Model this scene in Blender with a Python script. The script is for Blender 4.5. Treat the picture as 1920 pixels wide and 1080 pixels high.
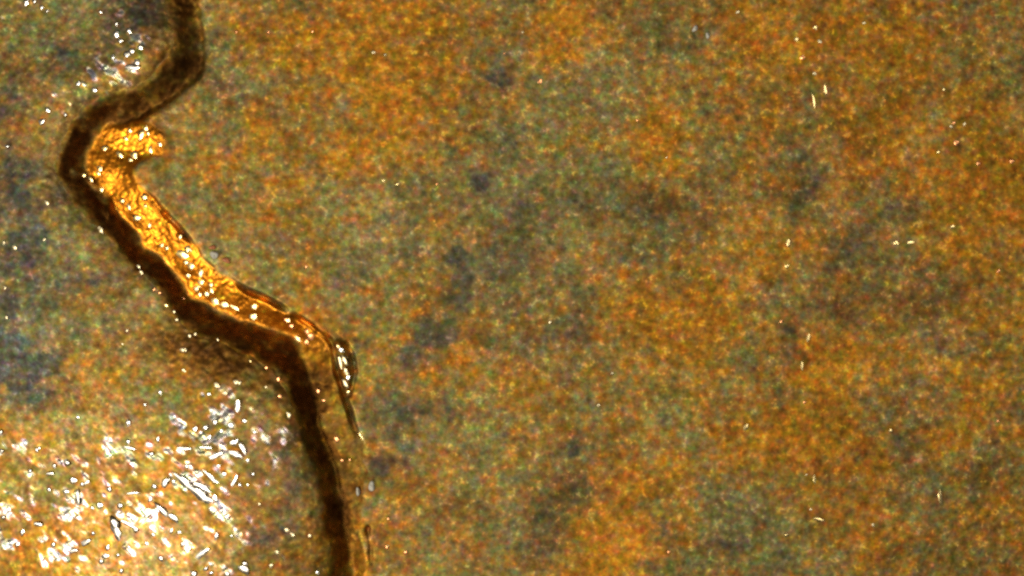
import bpy, math, random
import numpy as np

# ------------------------------------------------------------------ scene, camera, light
for o in list(bpy.data.objects):
    bpy.data.objects.remove(o, do_unlink=True)
sc = bpy.context.scene
COL = sc.collection
K = 0.001                                   # one photograph pixel = one millimetre of the enlarged scene


def P(u, v, z=0.0):
    return ((u - 960.0) * K, (540.0 - v) * K, z * K)


cam_d = bpy.data.cameras.new('microscope_camera')
cam = bpy.data.objects.new('microscope_camera', cam_d)
COL.objects.link(cam)
cam.location = (0, 0, 4.5)
cam.rotation_euler = (0, 0, 0)
cam_d.sensor_width = 36.0
cam_d.lens = 36.0 * 4.5 / 1.92
cam_d.clip_start = 0.05
cam_d.clip_end = 200.0
cam_d.dof.use_dof = True
cam_d.dof.focus_distance = 4.49
cam_d.dof.aperture_fstop = 0.30
sc.camera = cam

world = bpy.data.worlds.new('World')
sc.world = world
world.use_nodes = True
bg = world.node_tree.nodes['Background']
bg.inputs[0].default_value = (1.0, 0.93, 0.82, 1)
bg.inputs[1].default_value = 0.03

KEY_AZ, KEY_EL = math.radians(212), math.radians(51)


def area(name, loc, size, power, color, target=(0, 0, 0)):
    d = bpy.data.lights.new(name, 'AREA')
    d.shape = 'DISK'
    d.size = size
    d.energy = power
    d.color = color
    o = bpy.data.objects.new(name, d)
    COL.objects.link(o)
    o.location = loc
    v = np.array(target) - np.array(loc)
    import mathutils
    o.rotation_euler = mathutils.Vector(v).to_track_quat('-Z', 'Y').to_euler()
    return o


KD = 5.0
KT = P(380, 640)
key_loc = (KT[0] + KD * math.cos(KEY_EL) * math.cos(KEY_AZ), KT[1] + KD * math.cos(KEY_EL) * math.sin(KEY_AZ), KD * math.sin(KEY_EL))
area('key_lamp', key_loc, 0.6, 122.0, (1.0, 0.95, 0.86), KT)
area('ring_lamp', (0.3, 0.2, 7.0), 3.4, 118.0, (1.0, 0.96, 0.9))

sc.view_settings.view_transform = 'Standard'
sc.view_settings.look = 'None'
sc.view_settings.exposure = 0.0
sc.view_settings.gamma = 1.0
sc.cycles.use_denoising = False
sc.cycles.filter_width = 2.5
sc.cycles.max_bounces = 8

rng = np.random.default_rng(7)
random.seed(5)

# ------------------------------------------------------------------ outline curves, in photograph pixels
CURVE_RIM = [(300, -260), (302, -60), (306, 0), (316, 40), (322, 85), (308, 122), (272, 148), (225, 172), (180, 190), (148, 210), (126, 236),
             (110, 270), (101, 305), (110, 340), (136, 372), (170, 412), (200, 442), (235, 482), (272, 522), (303, 560), (332, 591), (365, 620),
             (408, 639), (450, 658), (482, 676), (510, 692), (528, 715), (546, 755), (561, 805), (580, 855), (597, 900), (607, 950),
             (609, 1000), (616, 1080), (620, 1380)]
# bottom of the groove, third number = depth below the field
CURVE_BED = [(366, -260, 6), (368, -60, 6), (371, 0, 7), (379, 55, 8), (384, 100, 10), (369, 140, 10), (334, 172, 10), (290, 200, 12), (250, 219, 16),
             (212, 233, 22), (184, 250, 27), (168, 275, 31), (160, 305, 33), (173, 338, 33), (196, 374, 33), (222, 408, 33), (252, 442, 33),
             (290, 478, 33), (320, 515, 34), (346, 548, 35), (374, 568, 36), (415, 583, 37), (465, 604, 38), (515, 620, 37), (552, 645, 34),
             (573, 680, 31), (583, 720, 26), (590, 770, 22), (603, 830, 20), (622, 880, 18), (639, 930, 17), (647, 980, 18), (653, 1030, 18),
             (660, 1080, 18), (668, 1380, 18)]
CURVE_LIP = [(368, -260), (370, -60), (373, 0), (381, 55), (387, 102), (371, 144), (336, 176), (292, 204), (264, 221), (292, 233), (308, 258),
             (294, 290), (254, 305), (262, 340), (300, 390), (332, 425), (357, 455), (382, 488), (425, 520), (456, 542), (502, 562), (563, 599),
             (602, 625), (621, 645), (632, 700), (645, 740), (657, 775), (670, 817), (681, 850), (682, 900), (678, 950), (676, 1000),
             (680, 1060), (686, 1380)]
CURVE_BEADS = [(140, 320), (152, 329), (168, 338), (185, 354), (198, 378), (204, 402)]
CURVE_CREVICE = [(250, 302), (262, 340), (300, 390), (332, 425), (357, 455), (382, 488), (425, 520), (456, 542), (502, 562), (563, 599), (602, 625),
                 (621, 645), (632, 700), (645, 740), (657, 775), (670, 817), (683, 852)]
CURVE_SLIT = [(648, 645), (660, 662), (666, 690), (661, 718), (654, 740)]
CURVE_SLIT_LOW = [(690, 990), (694, 1020), (696, 1055)]


def smooth_curve(pts, step=7.0, jag=0.0, seed=0):
    p = np.array(pts, float)
    q = np.vstack([2 * p[0] - p[1], p, 2 * p[-1] - p[-2]])
    out = []
    for i in range(1, len(q) - 2):
        a, b, c, d = q[i - 1], q[i], q[i + 1], q[i + 2]
        n = max(2, int(np.hypot(*(c - b)[:2]) / step))
        for k in range(n):
            t = k / n
            out.append(0.5 * (2 * b + (c - a) * t + (2 * a - 5 * b + 4 * c - d) * t * t + (3 * b - a - 3 * c + d) * t ** 3))
    out.append(p[-1])
    out = np.array(out)
    if jag > 0:
        r = np.random.default_rng(seed)
        w = r.normal(size=(len(out), 2))
        k = np.array([1, 2, 3, 2, 1.0]); k /= k.sum()
        for c in range(2):
            w[:, c] = np.convolve(w[:, c], k, 'same')
        w[0] = w[-1] = 0
        out[:, :2] += jag * w
    return out


RIM = smooth_curve(CURVE_RIM, 7, 3.2, 1)
BED = smooth_curve(CURVE_BED, 7, 2.6, 2)
LIP = smooth_curve(CURVE_LIP, 7, 2.4, 3)
BEADS = smooth_curve(CURVE_BEADS, 6, 1.5, 4)
CREV = smooth_curve(CURVE_CREVICE, 7, 1.6, 5)
SLIT = smooth_curve(CURVE_SLIT, 6, 1.0, 6)
SLITL = smooth_curve(CURVE_SLIT_LOW, 6, 1.0, 8)


def dist_to(curve, X, Y, attr=False):
    best = np.full(X.shape, 1e12)
    val = np.zeros(X.shape) if attr else None
    for a, b in zip(curve[:-1], curve[1:]):
        dx, dy = b[0] - a[0], b[1] - a[1]
        L = dx * dx + dy * dy + 1e-9
        t = np.clip(((X - a[0]) * dx + (Y - a[1]) * dy) / L, 0, 1)
        d = (X - a[0] - t * dx) ** 2 + (Y - a[1] - t * dy) ** 2
        m = d < best
        best = np.where(m, d, best)
        if attr:
            val = np.where(m, a[2] + t * (b[2] - a[2]), val)
    best = np.sqrt(best)
    return (best, val) if attr else best


def inside(poly, X, Y):
    r = np.zeros(X.shape, bool)
    n = len(poly)
    for i in range(n):
        x0, y0 = poly[i][:2]
        x1, y1 = poly[(i + 1) % n][:2]
        if y0 == y1:
            continue
        c = (y0 > Y) != (y1 > Y)
        r ^= c & (X < (x1 - x0) * (Y - y0) / (y1 - y0) + x0)
    return r


# ------------------------------------------------------------------ the relief of the plate as one height field
ST = 2.0
xs = np.arange(-240, 2160 + ST, ST)
ys = np.arange(-180, 1260 + ST, ST)
NX, NY = len(xs), len(ys)
GX, GY = np.meshgrid(xs, ys)


def fnoise(sig, seed, aniso=1.0, rot=0.0):
    """smooth random field with feature radius sig (pixels), unit variance"""
    r = np.random.default_rng(seed)
    w = np.fft.rfft2(r.normal(size=(NY, NX)))
    fy = np.fft.fftfreq(NY)[:, None] * 2 * math.pi / ST
    fx = np.fft.rfftfreq(NX)[None, :] * 2 * math.pi / ST
    c_, s_ = math.cos(rot), math.sin(rot)
    w = w * np.exp(-0.5 * sig * sig * ((fx * c_ + fy * s_) ** 2 * aniso + (-fx * s_ + fy * c_) ** 2))
    f = np.fft.irfft2(w, s=(NY, NX))
    return f / f.std()


def blur(f, sig):
    w = np.fft.rfft2(f)
    fy = np.fft.fftfreq(NY)[:, None] * 2 * math.pi / ST
    fx = np.fft.rfftfreq(NX)[None, :] * 2 * math.pi / ST
    return np.fft.irfft2(w * np.exp(-0.5 * sig * sig * (fx * fx + fy * fy)), s=f.shape)


def gb(u, v, rx, ry, X=None, Y=None, rot=0.0):
    X = GX if X is None else X
    Y = GY if Y is None else Y
    c, s = math.cos(rot), math.sin(rot)
    a = (X - u) * c + (Y - v) * s
    b = -(X - u) * s + (Y - v) * c
    return np.exp(-0.5 * ((a / rx) ** 2 + (b / ry) ** 2))


ncol = int(np.searchsorted(xs, 800))
X, Y = GX[:, :ncol], GY[:, :ncol]
WU = (1.7 * fnoise(6, 51) + 2.6 * fnoise(16, 52))[:, :ncol]      # the edges are ragged
WV = (1.7 * fnoise(6, 53) + 2.6 * fnoise(16, 54))[:, :ncol]
XW, YW = X + WU, Y + WV
LEFT_SIDE = [(-2000, 1380), (-2000, -260)]
dR = dist_to(RIM, XW, YW)
dB, depth = dist_to(BED, XW, YW, True)
dL = dist_to(LIP, XW, YW)
in_rel = inside(list(RIM) + LEFT_SIDE, XW, YW)
in_bed = inside(list(BED) + LEFT_SIDE, XW, YW)
in_lip = inside(list(LIP) + LEFT_SIDE, XW, YW)

relief_h = (12
            + 42 * gb(475, 930, 150, 170, X, Y) + 20 * gb(305, 85, 65, 60, X, Y) + 12 * gb(170, 165, 60, 40, X, Y)
            - 22 * gb(60, 1080, 190, 130, X, Y))
h = np.zeros(X.shape)
t = dR / (dR + dB + 1e-6)
wall_h = relief_h + (-depth - relief_h) * (0.35 * t + 0.65 * t * t * (3 - 2 * t))
t2 = dB / (dB + dL + 1e-6)
slope_h = -depth * (1 - t2 ** 0.9) - 3 * t2
knob = np.clip(1.5 * gb(244, 262, 44, 26, X, Y), 0, 1)          # the wide head of the gold slope is one tilted facet
slope_h = slope_h * (1 - knob) + knob * (-12 + .33 * (.85 * (X - 238) - .53 * (Y - 264)))
wall = in_bed & ~in_rel
slope = in_lip & ~in_bed & ~in_rel
relief = in_rel
h = np.where(relief, relief_h - 9 * np.exp(-dR / 20.0), h)
h = np.where(wall, wall_h - 9 * np.exp(-dR / 20.0) * (1 - t), h)
h = np.where(slope, slope_h, h)
H = np.zeros(GX.shape)
H[:, :ncol] = h
H = blur(H, 4.6)

# narrow crevices, the burr's slit, the row of beads and shallow dents
def line_add(curve, amp, w, taper=None):
    d = dist_to(curve, X, Y)
    H[:, :ncol] += amp * np.exp(-(d / w) ** 2) * np.clip(.85 + .45 * fnoise(12, 71)[:, :ncol], .1, 1.6)


BURR = smooth_curve([(636, 646), (643, 664), (648, 690), (653, 720)], 6, 1.5, 9)
line_add(CREV, -13 * np.clip((866 - Y) / 90, 0, 1) * np.clip(.6 + .4 * np.clip((Y - 560) / 60, 0, 1) + .3 * fnoise(14, 74)[:, :ncol], .15, 1), 5.0)
line_add(SLIT, -8, 4.5)
line_add(SLITL, -4, 4.0)
line_add(BURR, 7, 7.0)
line_add(BEADS, 9, 6.5)
for (u, v, rx, ry, a) in [(900, 335, 14, 16, -5), (1520, 338, 22, 40, -8), (862, 530, 20, 40, -6), (1085, 920, 26, 46, -6), (1345, 180, 30, 40, -6),
                          (1040, 620, 40, 30, -5), (430, 170, 24, 34, -8), (432, 45, 16, 26, -6), (390, 150, 14, 20, 4), (1225, 385, 40, 30, -5),
                          (130, 360, 26, 30, -9), (60, 300, 40, 30, -6), (1600, 595, 40, 26, -5), (820, 625, 40, 26, -5), (45, 450, 30, 30, -6), (25, 690, 40, 40, -8)]:
    H += .45 * a * gb(u, v, rx, ry)

rel_mask = np.zeros(GX.shape); rel_mask[:, :ncol] = relief
cut_mask = np.zeros(GX.shape); cut_mask[:, :ncol] = (wall | slope)
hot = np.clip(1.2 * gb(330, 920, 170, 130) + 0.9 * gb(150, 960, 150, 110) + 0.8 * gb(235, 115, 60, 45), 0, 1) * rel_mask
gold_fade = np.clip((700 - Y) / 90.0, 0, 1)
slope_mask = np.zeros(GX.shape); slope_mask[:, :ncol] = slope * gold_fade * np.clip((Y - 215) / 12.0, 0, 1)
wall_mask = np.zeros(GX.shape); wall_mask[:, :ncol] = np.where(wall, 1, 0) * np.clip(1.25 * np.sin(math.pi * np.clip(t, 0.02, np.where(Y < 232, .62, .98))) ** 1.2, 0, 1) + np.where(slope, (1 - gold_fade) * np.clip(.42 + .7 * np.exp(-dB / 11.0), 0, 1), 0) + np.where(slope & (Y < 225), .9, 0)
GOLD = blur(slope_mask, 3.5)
DIRT_SHADE = np.clip((blur(wall_mask, 5.0) + .75 * blur(wall_mask, 17) * rel_mask + .3 * blur(wall_mask, 14) * (1 - rel_mask) * (1 - GOLD)) * (.96 + .22 * fnoise(8, 72) + .16 * fnoise(22, 73)) * (1 - .4 * np.clip((GY - 940) / 90, 0, 1)) * (1 - .22 * np.clip((230 - GY) / 40, 0, 1)) + rel_mask * (.85 * gb(420, 680, 105, 28, rot=.38) + .30 * gb(330, 640, 70, 30) + .5 * gb(300, 95, 20, 48) + .4 * gb(200, 190, 70, 14, rot=-.45) + .35 * gb(90, 320, 18, 50) + .3 * gb(560, 1040, 50, 60)), 0, 1)  # groove dirt plus the wall's shade painted brown, with a soft halo on the relief
clump = .45 * fnoise(8, 61, 2.5, .7) + .42 * fnoise(20, 62) + .62 * fnoise(3.6, 63, 2.5, .7)
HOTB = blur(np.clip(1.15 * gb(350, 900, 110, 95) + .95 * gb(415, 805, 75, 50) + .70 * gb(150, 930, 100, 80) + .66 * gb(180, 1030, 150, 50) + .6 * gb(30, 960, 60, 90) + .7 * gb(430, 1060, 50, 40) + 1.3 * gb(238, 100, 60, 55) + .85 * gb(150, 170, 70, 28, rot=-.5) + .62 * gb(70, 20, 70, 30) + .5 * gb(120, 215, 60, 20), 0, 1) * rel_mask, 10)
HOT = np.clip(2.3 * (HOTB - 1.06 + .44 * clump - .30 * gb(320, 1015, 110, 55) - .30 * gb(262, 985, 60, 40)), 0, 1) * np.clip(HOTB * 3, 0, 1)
HOT = np.clip(HOT + (blur(hot, 16) + 1.1 * rel_mask * gb(190, 125, 110, 50, rot=-.45)) * np.clip(.14 + .14 * clump, 0, .5), 0, 1)  # burnished patches; their glare and pale sheen also go into the colour
H += 0.10 * fnoise(2.2, 11) + 0.13 * fnoise(6, 12) + 0.22 * fnoise(16, 13) + 0.5 * fnoise(42, 14) + 1.4 * fnoise(120, 15)
H += rel_mask * .08 * fnoise(2.4, 18) + GOLD * (0.30 * fnoise(2.1, 19) + .12 * fnoise(3.6, 24) + .45 * fnoise(11, 20))
H += HOT * (0.40 * fnoise(2.0, 16, 5.0, .75) + 0.30 * fnoise(2.0, 23, 4.0, -.5) + 0.28 * fnoise(4.5, 17, 3.0, .7)) + DIRT_SHADE * (.7 * fnoise(3.5, 21) + 1.0 * fnoise(12, 22))
edge = np.minimum.reduce([GX - xs[0], xs[-1] - GX, GY - ys[0], ys[-1] - GY])
e = np.clip(edge / 110.0, 0, 1)
H *= e * e * (3 - 2 * e)

# ------------------------------------------------------------------ patina: where the metal is orange, olive or stained grey-green
ORANGE = [(470, 30, 90, 50, .6), (610, 80, 120, 60, .7), (710, 130, 110, 70, .8), (770, 200, 80, 60, .7), (740, 260, 50, 60, .5), (540, 270, 110, 45, .6), (510, 400, 40, 55, .7),
          (560, 480, 50, 40, .6), (860, 40, 60, 40, .6), (1050, 35, 60, 50, 1.0), (1020, 110, 60, 40, .6), (1240, 215, 26, 36, .8), (1250, 290, 50, 30, .6), (1215, 265, 25, 20, .8),
          (1440, 60, 50, 50, .7), (1530, 80, 80, 60, .8), (1430, 140, 60, 60, .6), (1620, 60, 90, 50, .6), (1690, 40, 60, 40, .5), (1600, 260, 70, 50, .9), (1580, 320, 45, 35, .9), (1690, 230, 90, 60, .5), (1830, 290, 100, 60, .7),
          (1850, 360, 70, 60, .8), (1780, 350, 60, 40, .6), (1420, 270, 40, 60, .6), (1440, 410, 40, 50, .6), (1800, 470, 90, 40, .4), (1470, 480, 40, 30, .5), (1290, 600, 80, 50, .7), (1190, 550, 40, 40, .6), (1330, 640, 60, 30, .4),
          (1580, 665, 50, 50, 1.0), (1530, 740, 60, 60, .6), (1470, 840, 55, 40, 1.0), (1560, 860, 60, 60, .9), (1430, 820, 60, 25, .6), (1180, 930, 60, 60, .9), (1150, 1000, 60, 50, .7), (1260, 900, 60, 50, .4),
          (1170, 1060, 40, 30, .6), (1850, 640, 80, 60, .5), (1880, 600, 40, 40, .6), (1800, 780, 70, 40, .6), (1770, 840, 30, 30, .6), (1860, 960, 60, 30, .8), (1710, 1005, 60, 30, .5), (1610, 950, 50, 40, .6), (720, 1010, 60, 40, .6),
          (675, 1060, 30, 40, .9), (770, 900, 60, 30, .4), (890, 760, 30, 20, .5), (760, 640, 50, 20, .4), (610, 600, 40, 30, .3), (1100, 60, 60, 40, .4), (910, 720, 40, 20, .3),
          (40, 140, 60, 40, .5), (90, 260, 40, 30, .5), (300, 850, 160, 70, .9), (60, 1060, 120, 50, 1.0), (300, 1000, 160, 60, .7), (400, 680, 90, 30, .9), (600, 1050, 60, 60, .9), (180, 700, 80, 40, .3), (130, 430, 60, 40, .3)]
OLIVE = [(420, 110, 35, 90, .6), (400, 430, 60, 50, .5), (330, 300, 60, 60, .5), (700, 380, 100, 50, .5), (680, 470, 90, 50, .6), (900, 250, 80, 90, .6), (1000, 350, 90, 70, .6), (960, 70, 50, 50, .6), (1150, 110, 60, 50, .7),
         (1010, 180, 60, 40, .4), (1180, 320, 60, 40, .7), (700, 600, 60, 60, .5), (700, 740, 60, 70, .6), (880, 800, 120, 80, .4), (950, 900, 110, 70, .6), (1000, 1010, 110, 60, .6), (1040, 480, 90, 60, .5), (1250, 470, 60, 40, .4),
         (1130, 760, 80, 60, .5), (1340, 760, 80, 60, .4), (1400, 980, 80, 70, .8), (1840, 100, 70, 60, .7), (1340, 290, 50, 30, .7), (1490, 230, 40, 50, .6), (1610, 190, 50, 30, .5), (1720, 300, 40, 30, .7), (1480, 570, 70, 30, .6),
         (1640, 690, 60, 60, .5), (1690, 780, 60, 50, .5), (1880, 1020, 50, 50, .5), (1770, 990, 40, 30, .4), (1600, 480, 40, 40, .5), (840, 80, 40, 30, .3),
         (60, 40, 80, 50, .7), (170, 60, 60, 50, .6), (120, 600, 140, 90, .5), (190, 760, 130, 50, .4), (100, 400, 80, 60, .4)]
STAIN = [(862, 535, 20, 36, .95, 0), (820, 625, 42, 22, .85, -.5), (775, 660, 25, 14, .5, -.4), (855, 485, 18, 14, .7, 0), (765, 472, 22, 14, .8, 0), (902, 335, 14, 16, 1.1, 0), (928, 147, 22, 16, .9, 0),
         (960, 270, 20, 16, .5, 0), (1160, 470, 22, 20, .7, 0), (1072, 372, 13, 10, .8, 0), (1228, 385, 36, 22, .7, 0), (1260, 410, 30, 20, .5, 0), (1522, 340, 20, 36, .9, .2), (1500, 285, 20, 25, .6, 0), (1690, 385, 18, 10, .9, 0),
         (1612, 450, 26, 20, .8, 0), (1590, 480, 26, 16, .6, 0), (1600, 590, 36, 22, .8, .4), (1485, 622, 20, 12, .8, 0), (1090, 905, 34, 34, .7, 0), (1078, 945, 22, 22, .6, 0), (1068, 852, 14, 20, .8, 0), (1085, 815, 16, 12, .5, 0),
         (755, 845, 28, 36, .7, 0), (760, 775, 36, 20, .5, -.3), (1040, 620, 34, 30, .8, 0), (1000, 600, 20, 22, .5, 0), (1070, 700, 12, 20, .6, 0), (1130, 25, 30, 22, .8, 0), (1300, 50, 40, 20, .6, 0), (1320, 80, 20, 16, .4, 0),
         (1350, 190, 24, 22, .6, 0), (1330, 155, 20, 20, .4, 0), (1476, 40, 18, 14, .7, 0), (1630, 285, 20, 16, .5, 0), (1310, 365, 24, 16, .6, 0), (1720, 570, 60, 60, .4, 0), (1770, 760, 20, 14, .6, 0), (870, 1020, 13, 18, .8, 0), (820, 995, 26, 12, .6, 0),
         (1410, 1005, 30, 24, .6, 0), (1385, 948, 20, 12, .6, 0), (1355, 1020, 20, 10, .6, 0), (1450, 1050, 26, 24, .6, 0), (1240, 995, 30, 16, .5, 0), (1700, 850, 40, 40, .5, 0), (1220, 1065, 26, 12, .5, 0), (1020, 1010, 40, 40, .4, 0),
         (1290, 630, 20, 10, .5, 0), (1880, 470, 14, 20, .5, 0), (655, 880, 26, 20, .3, 0), (720, 870, 26, 26, .5, 0), (1060, 540, 20, 24, .5, 0), (980, 420, 24, 60, .35, 0),
         (46, 450, 26, 26, 1.0, 0), (16, 690, 32, 40, 1.0, 0), (92, 690, 28, 22, .9, 0), (80, 735, 24, 14, .7, 0), (30, 350, 26, 40, .8, 0), (20, 560, 26, 50, .6, 0), (165, 525, 18, 14, .8, 0), (520, 985, 34, 26, .9, 0), (480, 965, 26, 12, .7, 0),
         (560, 905, 22, 22, .7, 0), (540, 830, 14, 26, .6, 0), (200, 127, 12, 9, .8, 0), (250, 18, 36, 24, .6, 0), (280, 60, 26, 30, .6, 0), (110, 105, 20, 14, .5, 0), (10, 190, 26, 30, .4, 0), (120, 690, 16, 40, .3, 0), (30, 730, 40, 26, .7, 0), (140, 845, 20, 14, .5, 0)]
CLOUD = [(1000, 620, 120, 70, .5, 0), (1230, 390, 110, 55, .5, .2), (1050, 400, 90, 80, .3, 0), (1540, 330, 50, 60, .4, 0), (1600, 520, 90, 80, .4, .3), (1100, 940, 90, 60, .4, 0), (740, 820, 60, 90, .35, 0), (950, 500, 80, 110, .3, 0),
         (1350, 720, 80, 50, .35, 0), (1390, 1010, 90, 50, .45, 0), (1720, 580, 80, 60, .35, 0), (1700, 850, 60, 80, .35, 0), (820, 600, 120, 16, .6, -.95), (860, 500, 14, 50, .5, 0), (1310, 60, 60, 40, .3, 0), (1340, 170, 40, 60, .4, -.4), (920, 200, 60, 80, .25, 0),
         (1140, 20, 60, 30, .4, 0), (900, 900, 120, 80, .2, 0), (1850, 120, 60, 60, .2, 0), (1500, 600, 50, 30, .3, 0), (1000, 1020, 100, 50, .35, 0),
         (30, 420, 70, 110, .6, 0), (30, 690, 80, 60, .6, 0), (60, 560, 70, 60, .45, 0), (90, 340, 40, 40, .5, 0), (150, 520, 60, 30, .3, 0), (270, 40, 60, 40, .5, 0), (60, 150, 80, 50, .3, 0), (500, 980, 50, 40, .4, 0), (545, 870, 30, 70, .4, 0), (110, 100, 60, 30, .3, 0)]
tone = 0.45 * np.ones(GX.shape)
for u, v, rx, ry, a in ORANGE:
    tone += 0.42 * a * gb(u, v, rx, ry)
for u, v, rx, ry, a in OLIVE:
    tone -= 0.36 * a * gb(u, v, rx, ry)
tone += 0.10 * fnoise(60, 30) + 0.10 * fnoise(26, 31) + 0.10 * fnoise(12, 32) + 0.10 * fnoise(6, 35)
tone = np.clip(tone, 0, 1)
stain = np.zeros(GX.shape)
warp = .85 + 0.22 * fnoise(6, 33) + 0.24 * fnoise(14, 36) + .16 * fnoise(36, 37)
for u, v, rx, ry, a, r in STAIN:
    a *= 1.35 if u < 960 else (1.2 if u < 1170 and v > 780 else .68)
    stain = np.maximum(stain, a * gb(u, v, rx * 1.05, ry * 1.05, rot=r))
for u, v, rx, ry, a, r in CLOUD:
    stain = stain + (.75 if u < 960 else .30) * a * gb(u, v, rx, ry, rot=r)
stain = np.clip(stain * np.clip(warp, .05, 2) + 0.07 * fnoise(14, 34) + .06 * fnoise(5, 38) - 0.02, 0, 1)
value = np.clip(1 + .10 * fnoise(4, 39) + .09 * fnoise(11, 40) + .07 * fnoise(30, 41), .5, 1.6)      # wear: some grains cleaner than others


# ------------------------------------------------------------------ materials
GOLD_C, DIRT_SHADE_C = (.97, .315, .014), (.125, .047, .006)  # second colour: groove dirt darkened to carry the wall's shade


def metal(name, olive, orange, stain_c, rough, metallic, chroma, coat=0.2, scale=105.0):
    m = bpy.data.materials.new(name)
    m.use_nodes = True
    nt = m.node_tree
    N, L = nt.nodes, nt.links
    b = N['Principled BSDF']
    tc = N.new('ShaderNodeTexCoord')

    def noise(sc_, det, dim_off):
        mp = N.new('ShaderNodeMapping'); mp.inputs['Location'].default_value = (dim_off, dim_off * 1.7, dim_off * .3)
        L.new(tc.outputs['Object'], mp.inputs['Vector'])
        n = N.new('ShaderNodeTexNoise'); n.inputs['Scale'].default_value = sc_; n.inputs['Detail'].default_value = det
        n.inputs['Roughness'].default_value = 0.6
        L.new(mp.outputs['Vector'], n.inputs['Vector'])
        return n

    def math_(op, a, bv, c=None):
        q = N.new('ShaderNodeMath'); q.operation = op
        for i, x in enumerate((a, bv, c)):
            if x is None:
                continue
            if isinstance(x, (int, float)):
                q.inputs[i].default_value = x
            else:
                L.new(x, q.inputs[i])
        return q.outputs[0]

    def mix(f, a, c, blend='MIX'):
        q = N.new('ShaderNodeMix'); q.data_type = 'RGBA'; q.blend_type = blend
        for s, x in (('Factor', f), ('A', a), ('B', c)):
            idx = {'Factor': 0, 'A': 6, 'B': 7}[s]
            if isinstance(x, (int, float)):
                q.inputs[idx].default_value = x
            elif isinstance(x, tuple):
                q.inputs[idx].default_value = (*x, 1)
            else:
                L.new(x, q.inputs[idx])
        return q.outputs[2]

    at = N.new('ShaderNodeAttribute'); at.attribute_name = 'patina_tone'
    st = N.new('ShaderNodeAttribute'); st.attribute_name = 'patina_stain'
    n1 = noise(scale * 0.55, 3, 3.1)
    n2 = noise(scale, 2, 11.7)
    n3 = noise(scale * 0.4, 2, 23.0)
    f = math_('MULTIPLY_ADD', n1.outputs['Fac'], 2.2, -1.1)
    f = math_('ADD', at.outputs['Fac'], math_('MULTIPLY', f, 0.9))
    fn = N.new('ShaderNodeClamp'); L.new(f, fn.inputs[0])
    c = mix(fn.outputs[0], olive, orange)
    c = mix(math_('MULTIPLY', st.outputs['Fac'], 0.85), c, stain_c)
    ga = N.new('ShaderNodeAttribute'); ga.attribute_name = 'bare_gold'
    da = N.new('ShaderNodeAttribute'); da.attribute_name = 'dirt_shade'
    ha = N.new('ShaderNodeAttribute'); ha.attribute_name = 'burnish_glint'
    hot_c = mix(math_('POWER', ha.outputs['Fac'], 1.4), (.56, .25, .025), (.88, .78, .60))  # painted glare: pale gold to silver tint over the burnished patches
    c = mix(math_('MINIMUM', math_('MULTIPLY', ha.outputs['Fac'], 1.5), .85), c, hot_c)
    dirt_shade_grain = math_('MULTIPLY_ADD', n3.outputs['Fac'], 2.0, .0)
    dirt_shade_f = math_('MINIMUM', math_('MULTIPLY', da.outputs['Fac'], dirt_shade_grain), 1.0)
    # grain: camera noise put into the colour, a random hue per speck
    v1 = N.new('ShaderNodeVectorMath'); v1.operation = 'MULTIPLY_ADD'
    L.new(n2.outputs['Color'], v1.inputs[0])
    v1.inputs[1].default_value = (chroma * .8, chroma * .75, chroma * 1.3)
    v1.inputs[2].default_value = (1 - chroma * .4, 1 - chroma * .375, 1 - chroma * .62)
    v2 = N.new('ShaderNodeVectorMath'); v2.operation = 'MULTIPLY_ADD'
    L.new(n3.outputs['Color'], v2.inputs[0])
    v2.inputs[1].default_value = (chroma * .5, chroma * .5, chroma * .9)
    v2.inputs[2].default_value = (1 - chroma * .25, 1 - chroma * .25, 1 - chroma * .45)
    mx = N.new('ShaderNodeVectorMath'); mx.operation = 'MULTIPLY'
    L.new(v1.outputs[0], mx.inputs[0]); L.new(v2.outputs[0], mx.inputs[1])
    mm = N.new('ShaderNodeVectorMath'); mm.operation = 'MAXIMUM'
    L.new(mx.outputs[0], mm.inputs[0]); mm.inputs[1].default_value = (.12, .12, .05)
    c = mix(1.0, c, mm.outputs[0], 'MULTIPLY')
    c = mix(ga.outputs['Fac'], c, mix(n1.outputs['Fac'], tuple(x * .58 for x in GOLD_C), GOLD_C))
    c = mix(dirt_shade_f, c, mix(math_('MULTIPLY', dirt_shade_f, da.outputs['Fac']), (.26, .105, .009), DIRT_SHADE_C))
    wa = N.new('ShaderNodeAttribute'); wa.attribute_name = 'wear'
    n4 = noise(scale * 1.0, 3, 41.0)
    val = math_('MULTIPLY', wa.outputs['Fac'], math_('MULTIPLY_ADD', n4.outputs['Fac'], 2.1, -.05))
    sp = math_('MAXIMUM', math_('MULTIPLY_ADD', n4.outputs['Fac'], 9.0, -5.4), 0.0)
    val = math_('MINIMUM', math_('ADD', val, sp), 2.4)
    vv = N.new('ShaderNodeVectorMath'); vv.operation = 'SCALE'
    L.new(c, vv.inputs[0]); L.new(val, vv.inputs['Scale'])
    cl = N.new('ShaderNodeVectorMath'); cl.operation = 'MINIMUM'
    L.new(vv.outputs[0], cl.inputs[0]); cl.inputs[1].default_value = (.95, .9, .8)
    c = cl.outputs[0]
    L.new(c, b.inputs['Base Color'])
    b.inputs['Metallic'].default_value = metallic
    r = math_('MULTIPLY_ADD', n1.outputs['Fac'], 0.25, rough - 0.125)
    r = math_('SUBTRACT', r, math_('MULTIPLY', ha.outputs['Fac'], .24))
    r = math_('SUBTRACT', r, math_('MULTIPLY', ga.outputs['Fac'], .19))
    L.new(r, b.inputs['Roughness'])
    b.inputs['Coat Weight'].default_value = coat
    b.inputs['Coat Roughness'].default_value = 0.22
    return m


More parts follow.
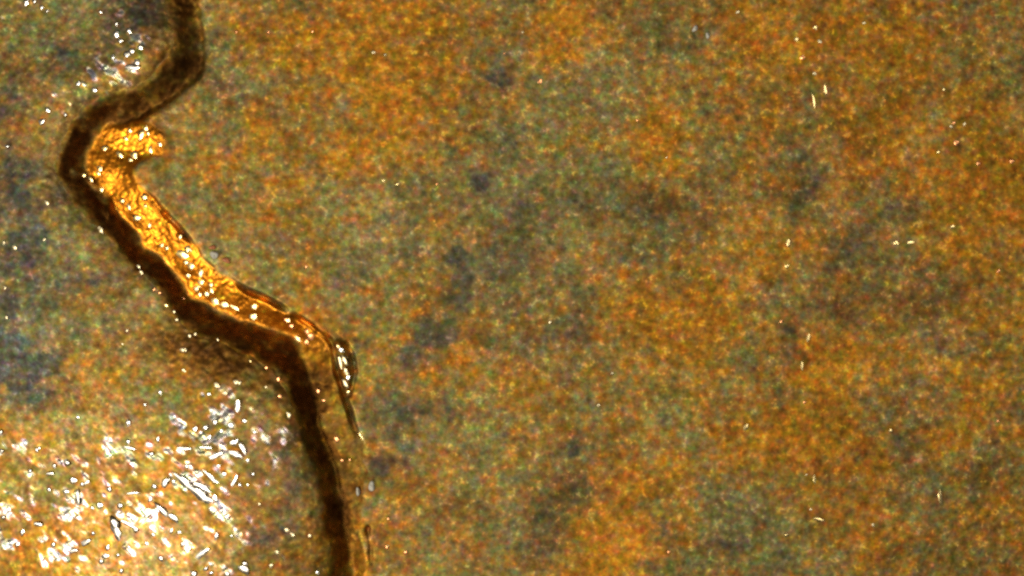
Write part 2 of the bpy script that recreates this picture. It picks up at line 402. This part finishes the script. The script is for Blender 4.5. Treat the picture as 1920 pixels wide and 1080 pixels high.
M_FIELD = metal('patinated_brass', (.285, .232, .072), (.56, .238, .016), (.085, .083, .050), .58, .85, 1.5, 0.0, 82.0)
M_RELIEF = metal('worn_brass', (.31, .265, .085), (.52, .24, .02), (.075, .082, .068), .56, .85, 1.6, .05, 82.0)
M_CUT = metal('cut_brass', (.23, .18, .045), (.42, .19, .012), (.12, .10, .03), .58, .9, 1.9, 0.0, 76.0)


def polished(name, col, rough, metallic=1.0):
    m = bpy.data.materials.new(name)
    m.use_nodes = True
    nt = m.node_tree
    b = nt.nodes['Principled BSDF']
    n = nt.nodes.new('ShaderNodeTexNoise'); n.inputs['Scale'].default_value = 160
    r = nt.nodes.new('ShaderNodeValToRGB')
    r.color_ramp.elements[0].position = .35; r.color_ramp.elements[1].position = .65
    r.color_ramp.elements[0].color = (*[c * .75 for c in col], 1)
    r.color_ramp.elements[1].color = (*col, 1)
    t_ = nt.nodes.new('ShaderNodeTexCoord')
    nt.links.new(t_.outputs['Object'], n.inputs['Vector'])
    nt.links.new(n.outputs['Fac'], r.inputs[0]); nt.links.new(r.outputs[0], b.inputs['Base Color'])
    b.inputs['Metallic'].default_value = metallic
    b.inputs['Roughness'].default_value = rough
    return m


M_GLINT = polished('white_glint_metal', (.95, .87, .72), .28)
M_GOLD = polished('polished_gold_metal', (.96, .72, .30), .28)
M_DULL = polished('dull_pale_metal', (.80, .66, .38), .40)
M_DUST = polished('pale_dust', (.9, .84, .66), .4, 0.0)
M_RED = polished('red_dust', (.85, .30, .12), .5, 0.0)
M_PINK = polished('copper_red_metal', (.92, .40, .16), .34)


# ------------------------------------------------------------------ building the plate from the height field
def link(name, mesh, parent=None):
    o = bpy.data.objects.new(name, mesh)
    COL.objects.link(o)
    if parent is not None:
        o.parent = parent
    return o


fx, fy = np.meshgrid(np.arange(NX - 1), np.arange(NY - 1))
cu = xs[0] + (fx + 0.5) * ST
cv = ys[0] + (fy + 0.5) * ST
face_cls = np.zeros(fx.shape, int)            # 0 field, 1 relief, 2 wall, 3 slope
nc = ncol - 1
cx_, cy_ = cu[:, :nc], cv[:, :nc]
r_, b_, l_ = in_rel[:-1, :nc], in_bed[:-1, :nc], in_lip[:-1, :nc]
sub = np.zeros(cx_.shape, int)
sub[l_ & ~b_] = 3
sub[b_] = 2
sub[r_] = 1
face_cls[:, :nc] = sub

VX = (GX - 960) * K
VY = (540 - GY) * K
VZ = H * K
VERT = np.stack([VX, VY, VZ], -1).reshape(-1, 3)
# one set of normals for the whole relief, so that the parts join without a seam
gy_, gx_ = np.gradient(H, ST)
NRM = np.stack([-gx_, gy_, np.ones_like(H)], -1)
NRM /= np.linalg.norm(NRM, axis=-1, keepdims=True)
NRM = NRM.reshape(-1, 3)
ATTRS = {'patina_tone': tone, 'patina_stain': stain, 'bare_gold': GOLD, 'dirt_shade': DIRT_SHADE, 'burnish_glint': HOT, 'wear': value}


def grid_part(name, cls, mat, parent, extra=None):
    m = face_cls == cls
    a = (fy[m] * NX + fx[m])
    quads = np.stack([a, a + NX, a + NX + 1, a + 1], -1)       # counter-clockwise from above
    used, inv = np.unique(quads, return_inverse=True)
    quads = inv.reshape(-1, 4)
    v, nr = VERT[used], NRM[used]
    vals = {k: f.reshape(-1)[used] for k, f in ATTRS.items()}
    if extra is not None:
        ev, eq = extra
        quads = np.vstack([quads, eq + len(v)])
        v = np.vstack([v, ev])
        vals = {k: np.concatenate([f, np.full(len(ev), {'patina_tone': .45, 'wear': 1.0}.get(k, 0.0))]) for k, f in vals.items()}
        nr = np.vstack([nr, np.tile([0, 0, 1.0], (len(ev), 1))])
    me = bpy.data.meshes.new(name)
    me.vertices.add(len(v)); me.vertices.foreach_set('co', v.astype(np.float32).ravel())
    n = len(quads)
    me.loops.add(n * 4); me.loops.foreach_set('vertex_index', quads.astype(np.int32).ravel())
    me.polygons.add(n)
    me.polygons.foreach_set('loop_start', np.arange(0, 4 * n, 4, dtype=np.int32))
    me.polygons.foreach_set('use_smooth', np.ones(n, bool))
    me.update(calc_edges=True)
    for nm, arr in vals.items():
        at = me.attributes.new(nm, 'FLOAT', 'POINT')
        at.data.foreach_set('value', arr.astype(np.float32))
    me.normals_split_custom_set_from_vertices(nr.astype(np.float32).tolist())
    me.materials.append(mat)
    return link(name, me, parent)


plate = bpy.data.objects.new('metal_plate', None)
COL.objects.link(plate)
plate['label'] = 'golden brown patinated metal surface with a zigzag groove beside a burnished raised area'
plate['category'] = 'metal plate'

# the plain rest of the plate outside the detailed field, with its edges
bx0, bx1, by0, by1 = xs[0], xs[-1], ys[0], ys[-1]
ox0, ox1, oy0, oy1 = bx0 - 900, bx1 + 900, by0 - 700, by1 + 700
ring = [(ox0, oy0), (bx0, oy0), (bx1, oy0), (ox1, oy0), (ox0, by0), (bx0, by0), (bx1, by0), (ox1, by0),
        (ox0, by1), (bx0, by1), (bx1, by1), (ox1, by1), (ox0, oy1), (bx0, oy1), (bx1, oy1), (ox1, oy1)]
ev = [P(u, v, 0) for u, v in ring] + [P(u, v, -160) for u, v in ((ox0, oy0), (ox1, oy0), (ox1, oy1), (ox0, oy1))]
eq = []
for j in range(3):
    for i in range(3):
        if (i, j) != (1, 1):
            a = j * 4 + i
            eq.append((a, a + 4, a + 5, a + 1))
eq += [(0, 3, 17, 16), (3, 15, 18, 17), (15, 12, 19, 18), (12, 0, 16, 19)]
field = grid_part('field', 0, M_FIELD, plate, (np.array(ev), np.array(eq)))
relief_o = grid_part('raised_relief', 1, M_RELIEF, plate)
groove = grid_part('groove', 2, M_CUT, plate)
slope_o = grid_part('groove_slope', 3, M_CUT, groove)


# ------------------------------------------------------------------ glints: small polished facets added to the surface, tilted to mirror the key lamp
def height_at(u, v):
    i = int(np.clip(round((u - xs[0]) / ST), 0, NX - 1)); j = int(np.clip(round((v - ys[0]) / ST), 0, NY - 1))
    return float(H[j, i])


def lens_mesh(name, seed, mat):
    r = random.Random(seed)
    n = 9
    vs, fs = [], []
    for (rad, z) in ((1.0, -0.05), (0.82, 0.0), (0.5, 0.05)):
        for k in range(n):
            a = 2 * math.pi * k / n
            q = rad * (1 + r.uniform(-.38, .30))
            vs.append((q * math.cos(a), q * math.sin(a), z + r.uniform(-.03, .03)))
    vs.append((0, 0, 0.065))
    for ring_ in range(2):
        for k in range(n):
            a = ring_ * n + k; b = ring_ * n + (k + 1) % n
            fs.append((a, b, b + n, a + n))
    for k in range(n):
        fs.append((2 * n + k, 2 * n + (k + 1) % n, 3 * n))
    me = bpy.data.meshes.new(name)
    me.from_pydata(vs, [], fs)
    me.polygons.foreach_set('use_smooth', [True] * len(fs))
    me.materials.append(mat)
    return me


FM = {k: [lens_mesh('glint_facet', 40 + i + 10 * j, m) for i in range(5)]
      for j, (k, m) in enumerate((('w', M_GLINT), ('g', M_GOLD), ('d', M_DULL), ('p', M_PINK)))}
import mathutils
HALF = mathutils.Vector((math.cos(KEY_EL) * math.cos(KEY_AZ), math.cos(KEY_EL) * math.sin(KEY_AZ), math.sin(KEY_EL) + 1)).normalized()


def add_glint(parent, u, v, w, kind='w', u2=None, v2=None, name='glint_facet', tilt=1.0):
    w = w * 1.3
    if u2 is None:
        L, ang, cu_, cv_ = w * random.uniform(.9, 1.25), random.uniform(0, 6.28), u, v
    else:
        L = math.hypot(u2 - u, v2 - v) + w * .4
        ang = math.atan2(-(v2 - v), u2 - u)
        cu_, cv_ = (u + u2) / 2, (v + v2) / 2
    o = link(name, random.choice(FM[kind]), parent)
    x, y, z = P(cu_, cv_, height_at(cu_, cv_) + w * .17)
    n = HALF.lerp(mathutils.Vector((random.gauss(0, .06), random.gauss(0, .06), 1)), 1 - tilt).normalized()
    ax = mathutils.Vector((math.cos(ang), math.sin(ang), 0))
    ax = (ax - n * ax.dot(n)).normalized()
    ay = n.cross(ax)
    S = mathutils.Matrix(((ax.x * L * .5, ay.x * w * .5, n.x * w * .5, 0), (ax.y * L * .5, ay.y * w * .5, n.y * w * .5, 0), (ax.z * L * .5, ay.z * w * .5, n.z * w * .5, 0), (0, 0, 0, 1)))
    S = mathutils.Matrix.Translation((x, y, z)) @ mathutils.Matrix.Scale(K, 4) @ S
    S[3][3] = 1.0
    o.matrix_world = S
    return o


R_STREAK = [(337, 887, 14, 366, 915), (362, 908, 16, 400, 938), (372, 905, 10, 402, 918), (293, 943, 9, 318, 962), (316, 960, 9, 341, 974), (208, 972, 15, 222, 990), (215, 985, 12, 226, 1012), (230, 977, 6, 262, 990),
            (433, 830, 9, 452, 824), (452, 826, 9, 467, 848), (436, 846, 10, 460, 852), (392, 861, 9, 423, 844), (390, 880, 7, 413, 903), (452, 752, 9, 447, 777), (430, 793, 9, 444, 798), (233, 838, 6, 257, 840), (333, 841, 5, 365, 838), (366, 838, 4, 403, 835),
            (145, 918, 8, 148, 947), (230, 927, 4, 267, 920), (307, 913, 10, 320, 893), (57, 983, 7, 78, 983), (122, 1038, 6, 147, 1030), (150, 1024, 8, 170, 1012), (300, 1042, 7, 309, 1048), (370, 1044, 9, 397, 1023), (450, 1057, 11, 473, 1068),
            (433, 917, 6, 453, 887), (408, 1006, 7, 414, 996), (405, 925, 7, 412, 936), (83, 890, 5, 101, 886), (170, 900, 4, 150, 912), (235, 127, 9, 265, 130), (75, 234, 8, 86, 226)]
R_DOT = [(463, 787, 9), (408, 790, 8), (390, 800, 9), (370, 803, 8), (420, 806, 7), (397, 818, 8), (243, 792, 9), (243, 827, 7), (287, 850, 9), (300, 823, 7), (127, 867, 10), (137, 900, 10), (103, 873, 7), (57, 883, 7), (123, 922, 8), (92, 918, 7), (187, 947, 9),
         (207, 917, 8), (227, 947, 9), (293, 910, 8), (40, 1000, 8), (98, 1022, 7), (30, 1023, 7), (197, 1043, 9), (202, 1027, 8), (190, 1053, 8), (257, 992, 8), (347, 1017, 8), (340, 995, 7), (325, 993, 7), (463, 1052, 8), (597, 1070, 6), (425, 885, 7), (277, 1017, 6),
         (367, 1073, 10), (356, 872, 7), (470, 860, 6), (482, 808, 6), (155, 908, 6), (75, 840, 6), (70, 843, 6), (175, 1000, 6), (360, 1025, 6), (390, 1062, 7), (400, 1070, 7), (430, 1072, 8), (228, 1070, 7), (222, 1040, 5), (243, 1025, 5), (290, 1000, 6), (415, 870, 5),
         (470, 905, 5), (455, 905, 5), (285, 935, 7), (330, 900, 7), (173, 952, 6), (5, 845, 7), (3, 810, 8), (5, 970, 7), (15, 955, 6), (303, 735, 6), (275, 758, 5), (395, 738, 6), (147, 782, 5), (440, 1000, 5), (430, 965, 6), (480, 885, 5),
         (51, 5, 9), (66, 4, 7), (80, 15, 6), (90, 22, 5), (190, 24, 5), (221, 47, 6), (245, 60, 8), (221, 65, 9), (229, 79, 7), (267, 91, 8), (241, 105, 10), (250, 98, 7), (260, 120, 9), (215, 110, 7), (150, 159, 8), (179, 170, 7), (91, 207, 8), (124, 216, 6), (16, 275, 6)]
RIM_DOT = [(512, 1056, 6), (524, 1031, 7), (492, 941, 5), (332, 600, 6), (327, 585, 7), (357, 630, 6), (367, 627, 5), (410, 637, 6), (312, 572, 6), (260, 500, 6), (265, 510, 6), (472, 677, 5), (501, 689, 6), (524, 710, 7), (502, 725, 5), (527, 742, 7), (240, 620, 5), (232, 645, 4)]
R_DULL = [(544, 777, 8), (345, 656, 7), (350, 656, 6), (446, 716, 7), (452, 717, 6), (347, 693, 6), (410, 722, 8), (425, 735, 7), (542, 990, 7), (553, 999, 7), (584, 1001, 6), (30, 465, 7), (90, 380, 6), (10, 455, 6), (15, 595, 6), (85, 450, 5), (190, 432, 8), (12, 540, 5)]
G_DOT = [(242, 244, 7), (234, 259, 6), (192, 277, 10), (222, 289, 9), (250, 290, 11), (281, 281, 9), (182, 315, 8), (179, 324, 6), (166, 335, 7), (185, 354, 7), (152, 327, 6), (226, 376, 9), (239, 387, 7), (270, 370, 11), (271, 386, 6), (277, 422, 6), (310, 465, 7), (337, 444, 6), (300, 460, 6),
         (351, 470, 12), (347, 492, 9), (357, 500, 9), (374, 512, 10), (349, 515, 8), (375, 530, 8), (394, 534, 9), (394, 545, 7), (366, 542, 9), (371, 553, 7), (384, 551, 10), (400, 564, 10), (474, 575, 9), (471, 594, 11), (273, 240, 7), (300, 270, 6), (277, 250, 5), (242, 300, 6)]
G_STREAK = [(267, 246, 8, 260, 259), (246, 407, 10, 262, 409), (334, 478, 13, 348, 474), (410, 570, 9, 423, 573), (430, 575, 5, 445, 579), (535, 599, 6, 541, 603), (552, 635, 7, 560, 636)]
G_PINK = [(580, 630, 11), (572, 642, 7), (545, 612, 8), (575, 622, 6), (535, 600, 6), (290, 543, 6), (300, 549, 6), (340, 560, 5), (595, 735, 6), (630, 825, 6), (606, 752, 5)]
F_DOT = [(1382, 23, 6), (1528, 52, 7), (1493, 73, 7), (1538, 78, 6), (1527, 137, 6), (1620, 43, 5), (1788, 230, 6), (1783, 237, 5), (1808, 233, 5), (1760, 285, 6), (1770, 167, 5), (1680, 457, 7), (1476, 500, 6), (1785, 425, 6), (1872, 508, 7), (1465, 603, 6),
         (1671, 808, 6), (1475, 1003, 6), (1637, 985, 5), (1012, 152, 7), (1148, 700, 5), (1122, 760, 5), (1032, 604, 5), (745, 345, 6), (820, 345, 5), (719, 339, 4), (700, 98, 5), (722, 102, 5), (1254, 1035, 5), (1871, 790, 5), (1520, 955, 5), (575, 500, 5), (728, 972, 5), (1195, 225, 4), (727, 1025, 5),
         (1250, 295, 4), (945, 100, 4), (980, 60, 4), (1512, 890, 4)]
F_PINK = [(1505, 108, 9), (1793, 268, 8), (1835, 307, 7), (1898, 303, 8), (760, 1036, 7), (725, 1027, 6), (443, 60, 5), (586, 59, 5), (1508, 755, 5), (640, 864, 6), (655, 863, 5), (503, 60, 4)]
F_STREAK = [(1479, 448, 7, 1478, 463), (1704, 456, 6, 1712, 452), (1516, 628, 5, 1515, 642), (1396, 806, 7, 1401, 796), (1761, 922, 7, 1765, 950), (1526, 890, 4, 1528, 910), (1523, 972, 5, 1544, 976), (1546, 160, 4, 1549, 178), (1524, 178, 4, 1527, 200), (673, 810, 4, 682, 826), (1503, 680, 4, 1505, 695)]
for a in R_STREAK:
    add_glint(relief_o, *a[:3], 'w', *a[3:])
for a in R_DOT:
    add_glint(relief_o, *a)
for (u, v, w) in RIM_DOT:
    add_glint(relief_o, u, v, w * random.uniform(.7, 1.0), random.choice('ddpg'))
for a in R_DULL:
    add_glint(relief_o, *a, 'd')
for a in G_DOT:
    add_glint(groove, a[0], a[1], a[2] * .95, 'g')
for a in G_STREAK:
    add_glint(groove, *a[:3], 'g', *a[3:])
for a in G_PINK:
    add_glint(groove, *a, 'p')
for a in F_DOT:
    add_glint(field, a[0], a[1], a[2] * .85, random.choice('dgp'), tilt=random.uniform(.3, .8))
for a in F_PINK:
    add_glint(field, a[0], a[1], a[2] * .85, 'p')
for a in F_STREAK:
    add_glint(field, a[0], a[1], a[2] * .8, 'g', *a[3:], tilt=.5)


# ------------------------------------------------------------------ the burr on the lip and the loose grains
def lump(name, w, l, hgt, seed, mat, parent=None, seg=14, rings=7):
    r = random.Random(seed)
    ph = [r.uniform(0, 6.28) for _ in range(6)]
    vs, fs = [], []
    for i in range(rings + 1):
        th = math.pi * i / rings
        for k in range(seg):
            a = 2 * math.pi * k / seg
            q = 1 + .14 * math.sin(2 * a + ph[0] + th) + .10 * math.sin(3 * a + ph[1] - 2 * th) + .08 * math.sin(5 * th + ph[2] + a)
            vs.append((q * w * .5 * math.sin(th) * math.cos(a) * K, q * l * .5 * math.sin(th) * math.sin(a) * K, q * hgt * .5 * math.cos(th) * K))
    for i in range(rings):
        for k in range(seg):
            a = i * seg + k; b = i * seg + (k + 1) % seg
            fs.append((a, a + seg, b + seg, b))
    me = bpy.data.meshes.new(name)
    me.from_pydata(vs, [], fs)
    me.polygons.foreach_set('use_smooth', [True] * len(fs))
    me.materials.append(mat)
    return link(name, me, parent)


for (u, v, w, k, u2, v2) in [(638, 652, 8, 'w', 642, 660), (652, 704, 6, 'w', 653, 712), (645, 668, 9, 'd', 649, 684), (637, 672, 6, 'd', 641, 692), (648, 690, 7, 'd', 650, 700), (645, 712, 7, 'd', 651, 726)]:
    add_glint(field, u, v, w, k, u2, v2)
for (u, v, w) in [(634, 649, 5), (650, 671, 5), (652, 735, 6)]:
    add_glint(field, u, v, w, 'g')


def grain(name, u, v, w, l, hgt, mat, seed, label, rot=0.0):
    o = lump(name, w, l, hgt, seed, mat)
    o.location = P(u, v, height_at(u, v) + hgt * .3)
    o.rotation_euler = (0, 0, rot)
    o['label'] = label
    o['category'] = 'dust grain'
    o['group'] = 'grains of dust on the metal'
    return o


grain('dust_grain', 403, 478, 14, 17, 12, M_DUST, 21, 'white grain of dust on the right lip of the gold groove, below a red one', .5)
grain('dust_grain', 399, 464, 13, 9, 9, M_RED, 22, 'coppery red grain of dust just above the white grain beside the groove')
grain('dust_grain', 425, 488, 15, 11, 9, M_RED, 23, 'orange grain of dust right of the white grain beside the groove', -.5)
grain('dust_grain', 671, 922, 8, 16, 10, M_DUST, 24, 'thin upright white grain of dust beside the lower end of the dark groove', .2)
grain('dust_grain', 697, 912, 13, 18, 10, M_DUST, 25, 'dull greenish grain of dust right of the thin white one by the lower groove', -.2)
grain('dust_grain', 1303, 54, 13, 9, 8, M_DUST, 26, 'pale grain of dust on the flat metal near the top edge, left of its pair', .6)
grain('dust_grain', 1327, 67, 9, 11, 8, M_DUST, 27, 'bright grain of dust on the flat metal near the top edge, right of its pair', .3)
